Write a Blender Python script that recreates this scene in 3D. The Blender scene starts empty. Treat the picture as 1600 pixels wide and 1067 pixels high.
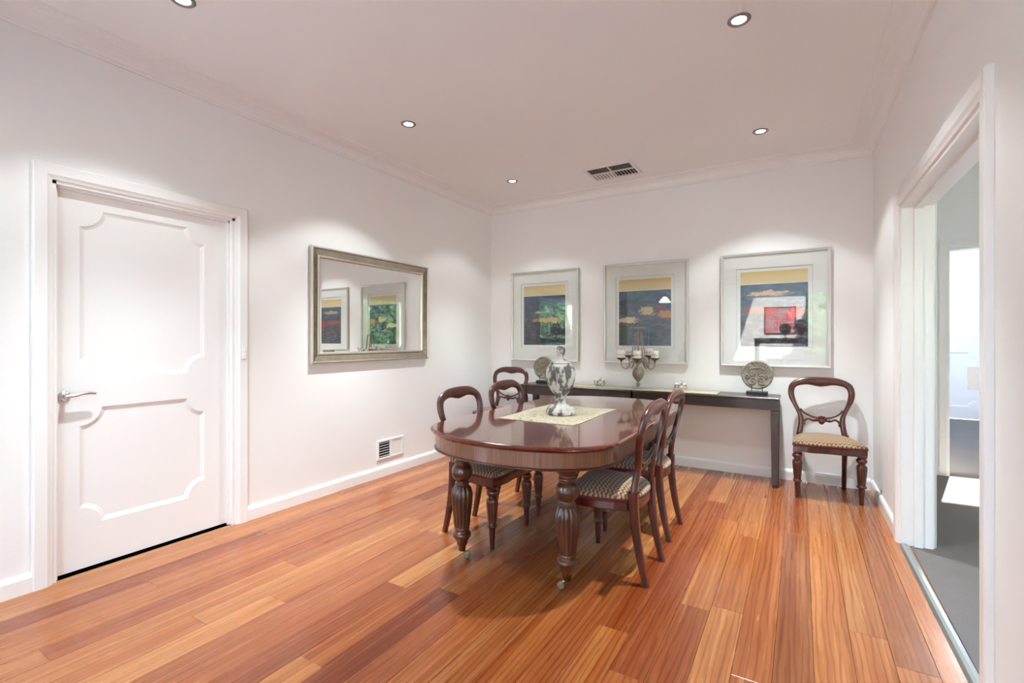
import bpy, math, random
from mathutils import Matrix, Vector
from mathutils.geometry import tessellate_polygon
random.seed(7)
PI = math.pi
SC = bpy.context.scene
COL = SC.collection

# ------------------------------------------------------------------ camera
F_PX, YAW, V0 = 744.75, 0.5443, 530.6
cam_d = bpy.data.cameras.new('camera'); cam = bpy.data.objects.new('camera', cam_d); COL.objects.link(cam)
cam_d.sensor_fit = 'HORIZONTAL'; cam_d.sensor_width = 36.0
cam_d.lens = F_PX / 1600.0 * 36.0
cam_d.shift_y = (V0 - 533.5) / 1600.0
cam_d.clip_start = 0.02; cam_d.clip_end = 200
cam.location = (3.237, -4.869, 1.235)
cam.rotation_euler = (PI / 2, 0, YAW)
SC.camera = cam

# ------------------------------------------------------------------ world, sun, exposure
SUN_EL, SUN_AZ = math.radians(40), math.atan2(0.25, 1.0)      # sun stands in the north (+y), a little east (+x)
w = bpy.data.worlds.new('world'); SC.world = w; w.use_nodes = True
wn = w.node_tree.nodes; wn.clear()
wo = wn.new('ShaderNodeOutputWorld'); wb = wn.new('ShaderNodeBackground'); ws = wn.new('ShaderNodeTexSky')
ws.sky_type = 'NISHITA'; ws.sun_disc = False; ws.sun_elevation = SUN_EL; ws.sun_rotation = SUN_AZ
wb.inputs['Strength'].default_value = 2.2
w.node_tree.links.new(ws.outputs[0], wb.inputs[0]); w.node_tree.links.new(wb.outputs[0], wo.inputs[0])
sun_d = bpy.data.lights.new('sun', 'SUN'); sun_d.energy = 34.0; sun_d.angle = math.radians(0.6); sun_d.color = (1.0, 0.95, 0.88)
sun = bpy.data.objects.new('sun', sun_d); COL.objects.link(sun)
travel = Vector((-0.25, -1.0, -math.tan(SUN_EL) * math.hypot(1, .25)))
sun.rotation_euler = travel.to_track_quat('-Z', 'Y').to_euler(); sun.location = (6, 10, 12)

def portal(name, loc, rot, sx, sy):
    d = bpy.data.lights.new(name, 'AREA'); d.shape = 'RECTANGLE'; d.size = sx; d.size_y = sy; d.cycles.is_portal = True
    o = bpy.data.objects.new(name, d); COL.objects.link(o); o.location = loc; o.rotation_euler = rot
portal('portal_rear_skylight', (2.95, -7.9, 2.90), (0, 0, 0), 1.3, 2.1)
portal('portal_rear_window', (3.95, -9.56, 1.65), (-PI / 2, 0, 0), 1.3, 1.7)
portal('portal_rear_window_side', (-1.16, -6.45, 1.3), (0, -PI / 2, 0), 2.4, 1.9)
portal('portal_rear_glazing', (5.46, -8.35, 1.3), (0, PI / 2, 0), 2.4, 1.4)
portal('portal_hall_window', (5.46, -3.3, 1.55), (0, PI / 2, 0), 1.5, 1.6)
portal('portal_sunroom_skylight', (4.975, 3.725, 2.90), (0, 0, 0), 1.55, 1.05)

DOWNLIGHT_W, SPILL_W = 86.0, 14.0
vs = SC.view_settings
vs.view_transform = 'Standard'; vs.look = 'None'; vs.gamma = 1.0; vs.use_curve_mapping = False
vs.exposure = 1.02
SC.cycles.max_bounces = 12; SC.cycles.diffuse_bounces = 9; SC.cycles.glossy_bounces = 6; SC.cycles.transparent_max_bounces = 12
SC.cycles.sample_clamp_indirect = 6.0
SC.cycles.caustics_reflective = False; SC.cycles.caustics_refractive = False

# ------------------------------------------------------------------ material helpers
def lin(c):
    c = c / 255.0
    return c / 12.92 if c <= 0.04045 else ((c + 0.055) / 1.055) ** 2.4
def rgb(r, g, b): return (lin(r), lin(g), lin(b), 1.0)

class N:
    """thin wrapper round one material's node tree"""
    def __init__(s, name):
        s.m = bpy.data.materials.new(name); s.m.use_nodes = True
        s.t = s.m.node_tree; s.t.nodes.clear()
        s.out = s.t.nodes.new('ShaderNodeOutputMaterial')
        s.b = s.t.nodes.new('ShaderNodeBsdfPrincipled'); s.t.links.new(s.b.outputs[0], s.out.inputs[0])
    def put(s, sock, v):
        if hasattr(v, 'is_output'): s.t.links.new(v, sock)
        else: sock.default_value = v
    def set(s, **k):
        names = {'col': 'Base Color', 'rough': 'Roughness', 'metal': 'Metallic', 'coat': 'Coat Weight', 'coat_rough': 'Coat Roughness',
                 'normal': 'Normal', 'spec': 'Specular IOR Level', 'emit': 'Emission Color', 'emit_s': 'Emission Strength', 'sheen': 'Sheen Weight', 'trans': 'Transmission Weight', 'ior': 'IOR'}
        for a, v in k.items(): s.put(s.b.inputs[names[a]], v)
        return s
    def node(s, t, **k):
        n = s.t.nodes.new(t)
        for a, v in k.items(): setattr(n, a, v)
        return n
    def pos(s): return s.node('ShaderNodeNewGeometry').outputs['Position']
    def obj(s): return s.node('ShaderNodeTexCoord').outputs['Object']
    def rnd(s): return s.node('ShaderNodeObjectInfo').outputs['Random']
    def mul(s, v, sc, off=(0, 0, 0)):
        n = s.node('ShaderNodeMapping'); s.put(n.inputs[0], v); n.inputs['Scale'].default_value = sc; s.put(n.inputs['Location'], off); return n.outputs[0]
    def noise(s, v, scale=5, detail=4, rough=.5, dist=0, color=False):
        n = s.node('ShaderNodeTexNoise'); s.put(n.inputs['Vector'], v); n.inputs['Scale'].default_value = scale
        n.inputs['Detail'].default_value = detail; n.inputs['Roughness'].default_value = rough; n.inputs['Distortion'].default_value = dist
        return n.outputs['Color' if color else 'Fac']
    def math(s, op, a, b=0.0, c=0.0):
        n = s.node('ShaderNodeMath', operation=op); s.put(n.inputs[0], a); s.put(n.inputs[1], b); s.put(n.inputs[2], c); return n.outputs[0]
    def ramp(s, f, stops, interp='LINEAR'):
        n = s.node('ShaderNodeValToRGB'); e = n.color_ramp.elements; n.color_ramp.interpolation = interp
        while len(e) < len(stops): e.new(0.5)
        for x, (p, c) in zip(e, stops): x.position = p; x.color = c if len(c) == 4 else (*c, 1)
        s.put(n.inputs[0], f); return n.outputs[0]
    def mix(s, f, a, b, mode='MIX'):
        n = s.node('ShaderNodeMix', data_type='RGBA', blend_type=mode)
        s.put(n.inputs[0], f); s.put(n.inputs[6], a); s.put(n.inputs[7], b); return n.outputs[2]
    def sep(s, v):
        n = s.node('ShaderNodeSeparateXYZ'); s.put(n.inputs[0], v); return n.outputs
    def comb(s, x, y, z):
        n = s.node('ShaderNodeCombineXYZ')
        for i, v in enumerate((x, y, z)): s.put(n.inputs[i], v)
        return n.outputs[0]
    def bump(s, h, strength=.2, dist=.01):
        n = s.node('ShaderNodeBump'); s.put(n.inputs['Height'], h); n.inputs['Strength'].default_value = strength; n.inputs['Distance'].default_value = dist
        s.put(s.b.inputs['Normal'], n.outputs[0]); return s
W4, B4 = (1, 1, 1, 1), (0, 0, 0, 1)
M = {}

def paint(name, c, rough, bump=.03, scale=90):
    n = N(name); f = n.noise(n.pos(), 2.2, 3)
    n.set(col=n.mix(f, tuple(x * .975 for x in c[:3]) + (1,), c), rough=rough)
    n.bump(n.noise(n.pos(), scale, 3), bump, .004); M[name] = n.m
paint('wall_paint', (.875, .868, .858, 1), .55)
paint('ceiling_paint', (.885, .88, .87, 1), .7)
paint('gloss_paint', (.885, .88, .87, 1), .25, .02, 40)
paint('cornice_paint', (.875, .868, .858, 1), .5)
paint('dark_render', (.25, .22, .2, 1), .7)

# polished hardwood boards: tone differs from board to board, grain runs along y
n = N('floor_wood'); p = n.pos(); r = n.rnd()
off = n.comb(n.math('MULTIPLY', r, 37.0), n.math('MULTIPLY', r, 91.0), 0.0)
va = n.node('ShaderNodeVectorMath', operation='ADD'); n.put(va.inputs[0], p); n.put(va.inputs[1], off); pv = va.outputs[0]
tone = n.ramp(r, [(0, rgb(186, 122, 66)), (.18, rgb(166, 96, 48)), (.36, rgb(194, 136, 78)), (.52, rgb(150, 80, 40)), (.68, rgb(176, 108, 57)), (.86, rgb(196, 138, 80)), (.92, rgb(128, 64, 33)), (1, rgb(144, 74, 38))])
g1 = n.noise(n.mul(pv, (11, .32, 1)), 1.6, 5, .55, .6)
g2 = n.noise(n.mul(pv, (130, 1.6, 1)), 1.3, 3, .6)
wv = n.node('ShaderNodeTexWave', wave_type='BANDS', bands_direction='X'); n.put(wv.inputs['Vector'], n.mul(pv, (1, .085, 1)))
wv.inputs['Scale'].default_value = 13; wv.inputs['Distortion'].default_value = 7; wv.inputs['Detail'].default_value = 3; wv.inputs['Detail Scale'].default_value = 1.4
c = n.mix(n.ramp(g1, [(.3, B4), (.72, W4)]), n.mix(1.0, tone, rgb(206, 172, 152), 'MULTIPLY'), tone)
c = n.mix(n.math('MULTIPLY', n.ramp(wv.outputs['Fac'], [(.0, W4), (.35, B4)]), .5), c, n.mix(1.0, c, rgb(176, 132, 108), 'MULTIPLY'))
c = n.mix(n.math('MULTIPLY', n.ramp(g2, [(.28, W4), (.5, B4)]), .3), c, n.mix(1.0, c, rgb(168, 126, 102), 'MULTIPLY'))
n.set(col=c, rough=n.math('MULTIPLY_ADD', g1, .08, .23), spec=.5, coat=.25, coat_rough=.16); n.bump(g2, .05, .002); M['floor_wood'] = n.m

n = N('pale_stone'); n.set(col=n.mix(n.noise(n.pos(), 4, 4), (.66, .65, .63, 1), (.74, .73, .71, 1)), rough=.4); M['pale_stone'] = n.m
n = N('subfloor'); n.set(col=n.mix(n.noise(n.pos(), 9), rgb(52, 28, 16), rgb(70, 40, 24)), rough=.8); M['subfloor'] = n.m

def wood(name, dark, light, rough, coat, axis=(1, 1, 9), scale=5, contrast=(.3, .7), obj=True):
    n = N(name); v = n.mul(n.obj() if obj else n.pos(), axis)
    g = n.noise(v, scale, 5, .6, .5); g2 = n.noise(v, scale * 7, 3, .5)
    c = n.mix(n.ramp(g, [(contrast[0], B4), (contrast[1], W4)]), dark, light)
    c = n.mix(n.math('MULTIPLY', g2, .35), c, dark)
    n.set(col=c, rough=rough, coat=coat, coat_rough=.06); M[name] = n.m
wood('mahogany', rgb(44, 13, 8), rgb(100, 34, 18), .28, .6, (7, 7, 1.2))
wood('mahogany_leg', rgb(44, 20, 11), rgb(104, 54, 27), .3, .6, (6, 6, 1.2))
wood('mahogany_top', rgb(74, 22, 12), rgb(112, 40, 22), .2, 1.0, (11, .7, 1), 3)
wood('veneer', rgb(84, 44, 22), rgb(142, 88, 50), .3, .5, (60, 60, 1.0), 3)
wood('espresso', rgb(34, 22, 18), rgb(58, 38, 30), .36, .25, (2, 12, 12))

# tapestry seat: rows of small scallops, cream with brown and red
n = N('tapestry'); x, y, z = n.sep(n.obj())
row = n.math('MULTIPLY_ADD', n.math('ABSOLUTE', n.math('SINE', n.math('MULTIPLY', x, PI / .027))), .55, n.math('MULTIPLY', y, 1 / .023))
fr = n.math('FRACT', row)
c = n.ramp(fr, [(0, rgb(82, 62, 54)), (.16, rgb(92, 66, 54)), (.26, rgb(168, 146, 108)), (.6, rgb(184, 164, 126)), (.7, rgb(138, 94, 66)), (.86, rgb(136, 62, 50)), (1, rgb(84, 64, 56))])
c = n.mix(n.math('MULTIPLY', n.noise(n.obj(), 420, 2), .45), c, rgb(70, 54, 44))
n.set(col=c, rough=.9, sheen=.15); n.bump(n.math('ADD', fr, n.noise(n.obj(), 500, 2)), .3, .002); M['tapestry'] = n.m
n = N('burgundy_gimp'); n.set(col=n.mix(n.noise(n.obj(), 300, 2), rgb(70, 12, 24), rgb(112, 26, 40)), rough=.85); M['gimp'] = n.m

def metal(name, c, rough, var=.12, mt=1.0):
    n = N(name); f = n.noise(n.obj(), 30, 3)
    n.set(col=c, metal=mt, rough=n.math('MULTIPLY_ADD', f, var, rough)); M[name] = n.m
metal('chrome', (.75, .75, .76, 1), .12)
metal('satin_steel', (.30, .29, .28, 1), .4)
metal('brass', rgb(150, 128, 84), .32)
n = N('wheel_ivory'); n.set(col=n.mix(n.noise(n.obj(), 40), rgb(104, 95, 80), rgb(140, 130, 112)), rough=.35); M['wheel_ivory'] = n.m
metal('aluminium', (.50, .53, .52, 1), .3)
metal('silver_leaf', rgb(205, 198, 186), .3, .12, .7)
metal('silver_frame', rgb(214, 212, 206), .3, .12, .55)
n = N('champagne'); f = n.noise(n.obj(), 18, 4)
n.set(col=n.mix(f, rgb(122, 108, 90), rgb(178, 165, 146)), metal=.75, rough=.38); M['champagne'] = n.m
n = N('mirror_silver'); n.set(col=n.mix(n.noise(n.obj(), 3), (.90, .91, .90, 1), (.92, .925, .92, 1)), metal=1.0, rough=.0); M['mirror_silver'] = n.m

# clear panes: each face reflects by Schlick's law, the rest passes straight through
def pane_glass(name, f0, c0, c1):
    n = N(name); tr = n.node('ShaderNodeBsdfTransparent'); gl = n.node('ShaderNodeBsdfGlossy'); mx = n.node('ShaderNodeMixShader'); ge = n.node('ShaderNodeNewGeometry')
    gl.inputs['Roughness'].default_value = 0.0
    dt = n.node('ShaderNodeVectorMath', operation='DOT_PRODUCT'); n.put(dt.inputs[0], ge.outputs['Normal']); n.put(dt.inputs[1], ge.outputs['Incoming'])
    q = n.math('POWER', n.math('SUBTRACT', 1.0, n.math('ABSOLUTE', dt.outputs['Value'])), 5.0)
    n.put(mx.inputs[0], n.math('MULTIPLY_ADD', q, 1 - f0, f0)); n.put(tr.inputs[0], n.mix(n.noise(n.obj(), 2), c0, c1))
    n.t.links.new(tr.outputs[0], mx.inputs[1]); n.t.links.new(gl.outputs[0], mx.inputs[2]); n.t.links.new(mx.outputs[0], n.out.inputs[0]); M[name] = n.m
pane_glass('picture_glass', .045, (.99, .995, .99, 1), (.985, .99, .985, 1))
pane_glass('window_glass', .04, (.97, .985, .975, 1), (.96, .98, .97, 1))

n = N('mat_board'); n.set(col=n.mix(n.noise(n.pos(), 60), (.80, .80, .775, 1), (.83, .83, .805, 1)), rough=.8); M['mat_board'] = n.m
n = N('mat_core'); n.set(col=n.mix(n.noise(n.pos(), 60), (.50, .52, .55, 1), (.55, .57, .6, 1)), rough=.8); M['mat_core'] = n.m

n = N('carpet'); f = n.noise(n.pos(), 260, 3); g = n.noise(n.pos(), 3, 3)
c = n.mix(f, rgb(86, 81, 78), rgb(146, 140, 136)); n.set(col=n.mix(n.math('MULTIPLY', g, .4), c, rgb(96, 91, 88)), rough=.95, spec=.1); n.bump(f, .6, .006); M['carpet'] = n.m

n = N('peeling_paint'); v = n.mul(n.obj(), (1, 1, .5)); f = n.noise(v, 19, 7, .62, 0); g = n.noise(n.obj(), 110, 4)
c = n.ramp(f, [(.40, rgb(84, 80, 78)), (.462, rgb(112, 107, 102)), (.495, rgb(188, 182, 170)), (.6, rgb(200, 195, 186)), (.72, rgb(176, 164, 142))])
c = n.mix(n.math('MULTIPLY', n.ramp(g, [(.55, B4), (.7, W4)]), .5), c, rgb(120, 112, 100)); n.set(col=c, rough=.75); n.bump(n.math('ADD', n.math('MULTIPLY', f, 2.5), g), .5, .004); M['peeling_paint'] = n.m
n = N('carved_stone'); f = n.noise(n.obj(), 60, 5, .6, 1.0); n.set(col=n.ramp(f, [(.3, rgb(92, 86, 74)), (.55, rgb(142, 136, 120)), (.75, rgb(168, 162, 146))]), rough=.75); n.bump(f, .8, .006); M['stone'] = n.m
n = N('black_stand'); n.set(col=n.mix(n.noise(n.obj(), 40), rgb(20, 17, 17), rgb(34, 28, 26)), rough=.45); M['black_stand'] = n.m
n = N('aged_iron'); f = n.noise(n.obj(), 70, 4); n.set(col=n.mix(f, rgb(112, 102, 86), rgb(176, 167, 149)), rough=.6, metal=.2); M['aged_iron'] = n.m
n = N('cup_bronze'); f = n.noise(n.obj(), 60, 4); n.set(col=n.mix(f, rgb(70, 56, 44), rgb(112, 94, 76)), rough=.5, metal=.4); M['cup_bronze'] = n.m
n = N('candle_wax'); x, y, z = n.sep(n.obj()); f = n.noise(n.mul(n.obj(), (1.6, 1.6, .7)), 120, 2, .5, 1.5)
band = n.math('MULTIPLY', n.math('GREATER_THAN', z, .022), n.math('LESS_THAN', z, .042))
k = n.math('MULTIPLY', n.ramp(f, [(.54, B4), (.58, W4)]), band)
n.set(col=n.mix(k, (.86, .85, .82, 1), rgb(60, 58, 60)), rough=.45); M['candle_wax'] = n.m
n = N('mottled_ceramic'); f = n.noise(n.obj(), 55, 4, .6, .8); n.set(col=n.ramp(f, [(.36, rgb(96, 90, 88)), (.46, rgb(160, 154, 148)), (.52, rgb(222, 216, 206)), (.8, rgb(230, 225, 216))]), rough=.5); M['mottled_ceramic'] = n.m
n = N('runner_cloth'); f = n.noise(n.pos(), 55, 4, .65, .6); g = n.noise(n.pos(), 6, 3); h = n.noise(n.pos(), 600, 2)
k = n.math('MULTIPLY', n.ramp(f, [(.54, B4), (.60, W4)]), n.ramp(g, [(.40, (.3, .3, .3, 1)), (.58, W4)]))
c = n.mix(k, n.mix(h, rgb(166, 155, 130), rgb(196, 186, 162)), rgb(92, 80, 66)); n.set(col=c, rough=.9); n.bump(h, .3, .002); M['runner_cloth'] = n.m
n = N('console_cloth'); h = n.noise(n.pos(), 500, 2); g = n.noise(n.pos(), 24, 4, .6, .6)
n.set(col=n.mix(n.math('MULTIPLY', n.ramp(g, [(.6, B4), (.68, W4)]), .5), n.mix(h, rgb(164, 150, 120), rgb(190, 177, 148)), rgb(130, 116, 92)), rough=.9); M['console_cloth'] = n.m
n = N('white_plastic'); n.set(col=n.mix(n.noise(n.obj(), 20), (.83, .83, .82, 1), (.86, .86, .85, 1)), rough=.35); M['white_plastic'] = n.m
n = N('vent_white'); n.set(col=n.mix(n.noise(n.obj(), 20), (.74, .72, .71, 1), (.78, .765, .755, 1)), rough=.4); M['vent_white'] = n.m
n = N('duct_dark'); n.set(col=n.mix(n.noise(n.obj(), 20), rgb(34, 28, 26), rgb(52, 44, 40)), rough=.8); M['duct_dark'] = n.m  # dark tone that paints in the shade inside the vents
n = N('lamp_glass'); n.set(col=(.9, .9, .9, 1), emit=n.mix(n.noise(n.obj(), 30), (1, .97, .92, 1), (1, .95, .88, 1)), emit_s=14.0); M['lamp_glass'] = n.m
n = N('leaf_green'); r = n.noise(n.pos(), 5, 5, .7); n.set(col=n.ramp(r, [(.3, rgb(22, 54, 34)), (.48, rgb(52, 96, 58)), (.62, rgb(110, 146, 92)), (.75, rgb(176, 192, 150))]), rough=.5); M['leaf_green'] = n.m
n = N('lawn'); n.set(col=n.mix(n.noise(n.pos(), 30, 4), rgb(118, 112, 104), rgb(150, 144, 136)), rough=.9); M['lawn'] = n.m
n = N('dark_leaf'); n.set(col=n.mix(n.noise(n.pos(), 30), rgb(26, 22, 24), rgb(54, 40, 42)), rough=.6); M['dark_leaf'] = n.m
n = N('shade_cloth'); n.set(col=(.88, .86, .82, 1), rough=.8, emit=n.mix(n.noise(n.obj(), 8), (1, .95, .85, 1), (1, .93, .82, 1)), emit_s=6.0); M['shade_cloth'] = n.m

def art(name, tan, base, blobs, cloudy):
    """abstract print: tan strip over a painted field; blobs = (x, y, rx, ry, colour, edge) in a 0..1 sheet"""
    n = N(name); x, y, z = n.sep(n.obj())
    u = n.math('ADD', n.math('DIVIDE', x, .53), .5); v = n.math('ADD', n.math('DIVIDE', z, .68), .5)
    uv = n.comb(u, v, 0.0)
    wob = n.noise(n.mul(uv, (3, 9, 1)), 2.0, 6, .65, .4); wob2 = n.noise(n.mul(uv, (14, 22, 1)), 1.5, 5, .7)
    c = n.ramp(n.math('ADD', v, n.math('MULTIPLY', n.math('SUBTRACT', wob, .5), .22)), base)
    c = n.mix(n.math('MULTIPLY', n.ramp(wob, [(.46, B4), (.66, W4)]), min(1, cloudy * 1.8)), c, rgb(92, 112, 140))
    for bx, by, rx, ry, colr, edge in blobs:
        dx = n.math('DIVIDE', n.math('SUBTRACT', u, bx), rx); dy = n.math('DIVIDE', n.math('SUBTRACT', v, by), ry)
        d = n.math('SQRT', n.math('ADD', n.math('MULTIPLY', dx, dx), n.math('MULTIPLY', dy, dy)))
        d = n.math('ADD', d, n.math('ADD', n.math('MULTIPLY', n.math('SUBTRACT', wob, .5), 2.2), n.math('MULTIPLY', n.math('SUBTRACT', wob2, .5), 1.6)))
        k = n.ramp(d, [(max(0, .72 - edge), W4), (min(1, .8 + edge), B4)])
        c = n.mix(k, c, n.mix(wob2, colr, tuple(q * .7 for q in colr[:3]) + (1,)))
    top = n.math('GREATER_THAN', v, .825)
    c = n.mix(top, c, n.ramp(v, tan)); n.set(col=c, rough=.7); M[name] = n.m
TAN = [(.825, rgb(226, 210, 178)), (.92, rgb(222, 202, 156)), (1.0, rgb(212, 182, 118))]
art('art_shore', TAN, [(0, rgb(50, 48, 50)), (.3, rgb(58, 56, 66)), (.5, rgb(64, 74, 84)), (.8, rgb(58, 82, 112)), (1, rgb(66, 92, 124))],
    [(.35, .52, .22, .06, rgb(88, 112, 104), .2), (.62, .42, .42, .055, rgb(196, 150, 100), .1), (.36, .55, .1, .02, rgb(206, 186, 150), .08)], .35)
art('art_storm', TAN, [(0, rgb(42, 42, 48)), (.15, rgb(46, 58, 60)), (.35, rgb(62, 58, 76)), (.55, rgb(52, 62, 82)), (.8, rgb(60, 86, 112)), (1, rgb(56, 84, 116))],
    [(.08, .17, .24, .13, rgb(42, 76, 62), .2), (.2, .66, .34, .05, rgb(46, 62, 64), .2), (.55, .52, .17, .085, rgb(214, 190, 136), .07), (.15, .385, .32, .05, rgb(220, 198, 148), .06),
     (.92, .46, .2, .07, rgb(204, 142, 78), .1), (.78, .57, .1, .025, rgb(168, 52, 48), .1), (.4, .27, .22, .014, rgb(176, 140, 120), .08)], .45)
art('art_ember', TAN, [(0, rgb(50, 40, 40)), (.3, rgb(58, 40, 40)), (.5, rgb(52, 48, 60)), (.75, rgb(58, 82, 104)), (1, rgb(60, 88, 112))],
    [(.45, .70, .36, .045, rgb(206, 176, 128), .08), (.84, .44, .17, .1, rgb(176, 40, 40), .12), (.3, .48, .4, .06, rgb(150, 72, 48), .2)], .4)
n = N('art_crimson'); v = n.mul(n.obj(), (1, 1, .35)); f = n.noise(v, 9, 5, .6, 1.4); n.set(col=n.ramp(f, [(.34, rgb(70, 66, 68)), (.45, rgb(150, 146, 146)), (.52, rgb(190, 40, 52)), (.58, rgb(176, 30, 44)), (.64, rgb(206, 202, 200))]), rough=.6); M['art_crimson'] = n.m

# ------------------------------------------------------------------ geometry helpers
class MB:
    def __init__(s): s.v = []; s.f = []; s.sm = []
    def add(s, vs, fs, smooth=False):
        o = len(s.v); s.v += [tuple(q) for q in vs]; s.f += [tuple(i + o for i in f) for f in fs]; s.sm += [smooth] * len(fs); return s
    def box(s, x0, x1, y0, y1, z0, z1):
        v = [(x, y, z) for z in (z0, z1) for y in (y0, y1) for x in (x0, x1)]
        return s.add(v, [(0, 2, 3, 1), (4, 5, 7, 6), (0, 1, 5, 4), (2, 6, 7, 3), (0, 4, 6, 2), (1, 3, 7, 5)])
    def bbox(s, x0, x1, y0, y1, z0, z1, b=.003):
        """box with chamfered edges: three crossing octagon rings"""
        xs = (x0, x0 + b, x1 - b, x1); ys = (y0, y0 + b, y1 - b, y1); zs = (z0, z0 + b, z1 - b, z1)
        def ring(xa, xb, ya, yb, c, z): return [(xa + c, ya, z), (xb - c, ya, z), (xb, ya + c, z), (xb, yb - c, z), (xb - c, yb, z), (xa + c, yb, z), (xa, yb - c, z), (xa, ya + c, z)]
        L = [ring(x0 + b, x1 - b, y0 + b, y1 - b, b * .3, z0), ring(x0, x1, y0, y1, b, z0 + b), ring(x0, x1, y0, y1, b, z1 - b), ring(x0 + b, x1 - b, y0 + b, y1 - b, b * .3, z1)]
        return s.loft(L, caps=True)
    def loft(s, loops, caps=True, closed=True, smooth=False, wrap=False):
        m = len(loops[0]); v = [q for L in loops for q in L]; f = []
        k = len(loops)
        for i in range(k if wrap else k - 1):
            a, b = i * m, ((i + 1) % k) * m
            for j in range(m if closed else m - 1):
                j2 = (j + 1) % m; f.append((a + j, a + j2, b + j2, b + j))
        s.add(v, f, smooth)
        if caps and not wrap:
            s.add(loops[0], [tuple(range(m))[::-1]]); s.add(loops[-1], [tuple(range(m))])
        return s
    def lathe(s, prof, seg=24, c=(0, 0, 0), flute=None, smooth=True, sx=1, sy=1):
        """prof: (r, z) from bottom up; flute = (count, depth, z0, z1)"""
        L = []
        for r, z in prof:
            ring = []
            for j in range(seg):
                a = 2 * PI * j / seg; rr = r
                if flute and flute[2] <= z <= flute[3]: rr = r * (1 - flute[1] * (1 - abs(math.sin(flute[0] * a / 2))) ** 1.5)
                ring.append((c[0] + rr * math.cos(a) * sx, c[1] + rr * math.sin(a) * sy, c[2] + z))
            L.append(ring)
        return s.loft(L, True, True, smooth)
    def tube(s, pts, r, seg=8, closed=False, smooth=True):
        P = [Vector(p) for p in pts]; k = len(P); R = r if isinstance(r, (list, tuple)) else [r] * k
        L = []; up = None
        for i in range(k):
            if closed: t = (P[(i + 1) % k] - P[i - 1])
            else: t = P[min(i + 1, k - 1)] - P[max(i - 1, 0)]
            t.normalize()
            if up is None:
                up = Vector((0, 0, 1)) if abs(t.z) < .9 else Vector((1, 0, 0))
            up = (up - t * up.dot(t)).normalized(); q = t.cross(up)
            L.append([tuple(P[i] + (up * math.cos(2 * PI * j / seg) + q * math.sin(2 * PI * j / seg)) * R[i]) for j in range(seg)])
        return s.loft(L, True, True, smooth, wrap=closed)
    def prism(s, poly, plane, a, b):
        """extrude a 2D polygon; plane 'xy','xz','yz' gives the two axes, a..b the third"""
        def put(p, q): return {'xy': (p[0], p[1], q), 'xz': (p[0], q, p[1]), 'yz': (q, p[0], p[1])}[plane]
        return s.loft([[put(p, a) for p in poly], [put(p, b) for p in poly]], True, True)
    def xf(s, m): s.v = [tuple(m @ Vector(q)) for q in s.v]; return s
    def mesh(s, name, mat):
        me = bpy.data.meshes.new(name); me.from_pydata(s.v, [], s.f); me.polygons.foreach_set('use_smooth', s.sm)
        me.materials.append(M[mat]); me.update()
        import bmesh
        bm = bmesh.new(); bm.from_mesh(me); bmesh.ops.recalc_face_normals(bm, faces=bm.faces); bm.to_mesh(me); bm.free()
        return me
    def build(s, name, mat, parent=None, loc=None):
        o = bpy.data.objects.new(name, s.mesh(name, mat)); COL.objects.link(o)
        if parent is not None: o.parent = parent
        if loc is not None: o.location = loc
        return o

def tag(o, label, cat, group=None):
    o['label'] = label; o['category'] = cat
    if group: o['group'] = group
    return o
def thing(name, label, cat, loc=(0, 0, 0), rz=0.0, group=None):
    o = bpy.data.objects.new(name, None); COL.objects.link(o); o.location = loc; o.rotation_euler = (0, 0, rz); o.empty_display_size = .05
    return tag(o, label, cat, group)
def struct(o, label=None):
    o['kind'] = 'structure'
    if label: o['label'] = label
    return o
def copy_tree(o, parent=None):
    c = o.copy(); COL.objects.link(c); c.parent = parent
    for ch in list(o.children): copy_tree(ch, c)
    return c
def boxes(name, lst, mat, label=None, m=None):
    b = MB()
    for q in lst: b.box(*q)
    o = b.build(name, mat); struct(o, label)
    if m is not None: o.matrix_world = m
    return o
def catmull(P, k=4):
    out = []
    for i in range(len(P) - 1):
        p0, p1, p2, p3 = P[max(i - 1, 0)], P[i], P[i + 1], P[min(i + 2, len(P) - 1)]
        for j in range(k):
            t = j / k
            out.append(tuple(.5 * (2 * b + (c - a) * t + (2 * a - 5 * b + 4 * c - d) * t * t + (3 * b - a - 3 * c + d) * t ** 3) for a, b, c, d in zip(p0, p1, p2, p3)))
    out.append(tuple(P[-1])); return out

# ================================================================== THE SETTING
H, WX, YS = 2.83, 3.745, -5.0                       # ceiling height, room width, rear partition
RW = Matrix.Translation((WX, 0, 0)) @ Matrix.Rotation(0.008, 4, 'Z')    # right wall stands a touch out of square: local x = 0 is its face

# floor: dark subfloor with separate boards on it
fl = boxes('floor', [(-.12, 3.86, -5.12, .0, -.06, -.018)], 'subfloor', 'polished orange-brown hardwood board floor of the dining room')
PW = .132
plank_mesh = MB().bbox(0, 1, 0, 1, 0, 1, .012).mesh('plank', 'floor_wood')
b = MB(); b.bbox(.0006, PW - .0006, 0, 1, -.0179, 0, .0008); plank_mesh = b.mesh('plank', 'floor_wood')
row, x = 0, -.02
rr = random.Random(21)
while x < 3.80:
    y = -5.12 - rr.uniform(0, 1.4)
    while y < -.001:
        L = rr.choice((.9, 1.3, 1.7, 2.1, 2.6, 3.1)) * rr.uniform(.92, 1.08)
        y0, y1 = max(y, -5.12), min(y + L, -.001); y += L
        if y1 - y0 < .08: continue
        o = bpy.data.objects.new('plank', plank_mesh); COL.objects.link(o); o.parent = fl
        o.location = (x, y0 + .0004, 0); o.scale = (min(1.0, (3.80 - x) / PW), y1 - y0 - .0008, 1)
    x += PW; row += 1

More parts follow.
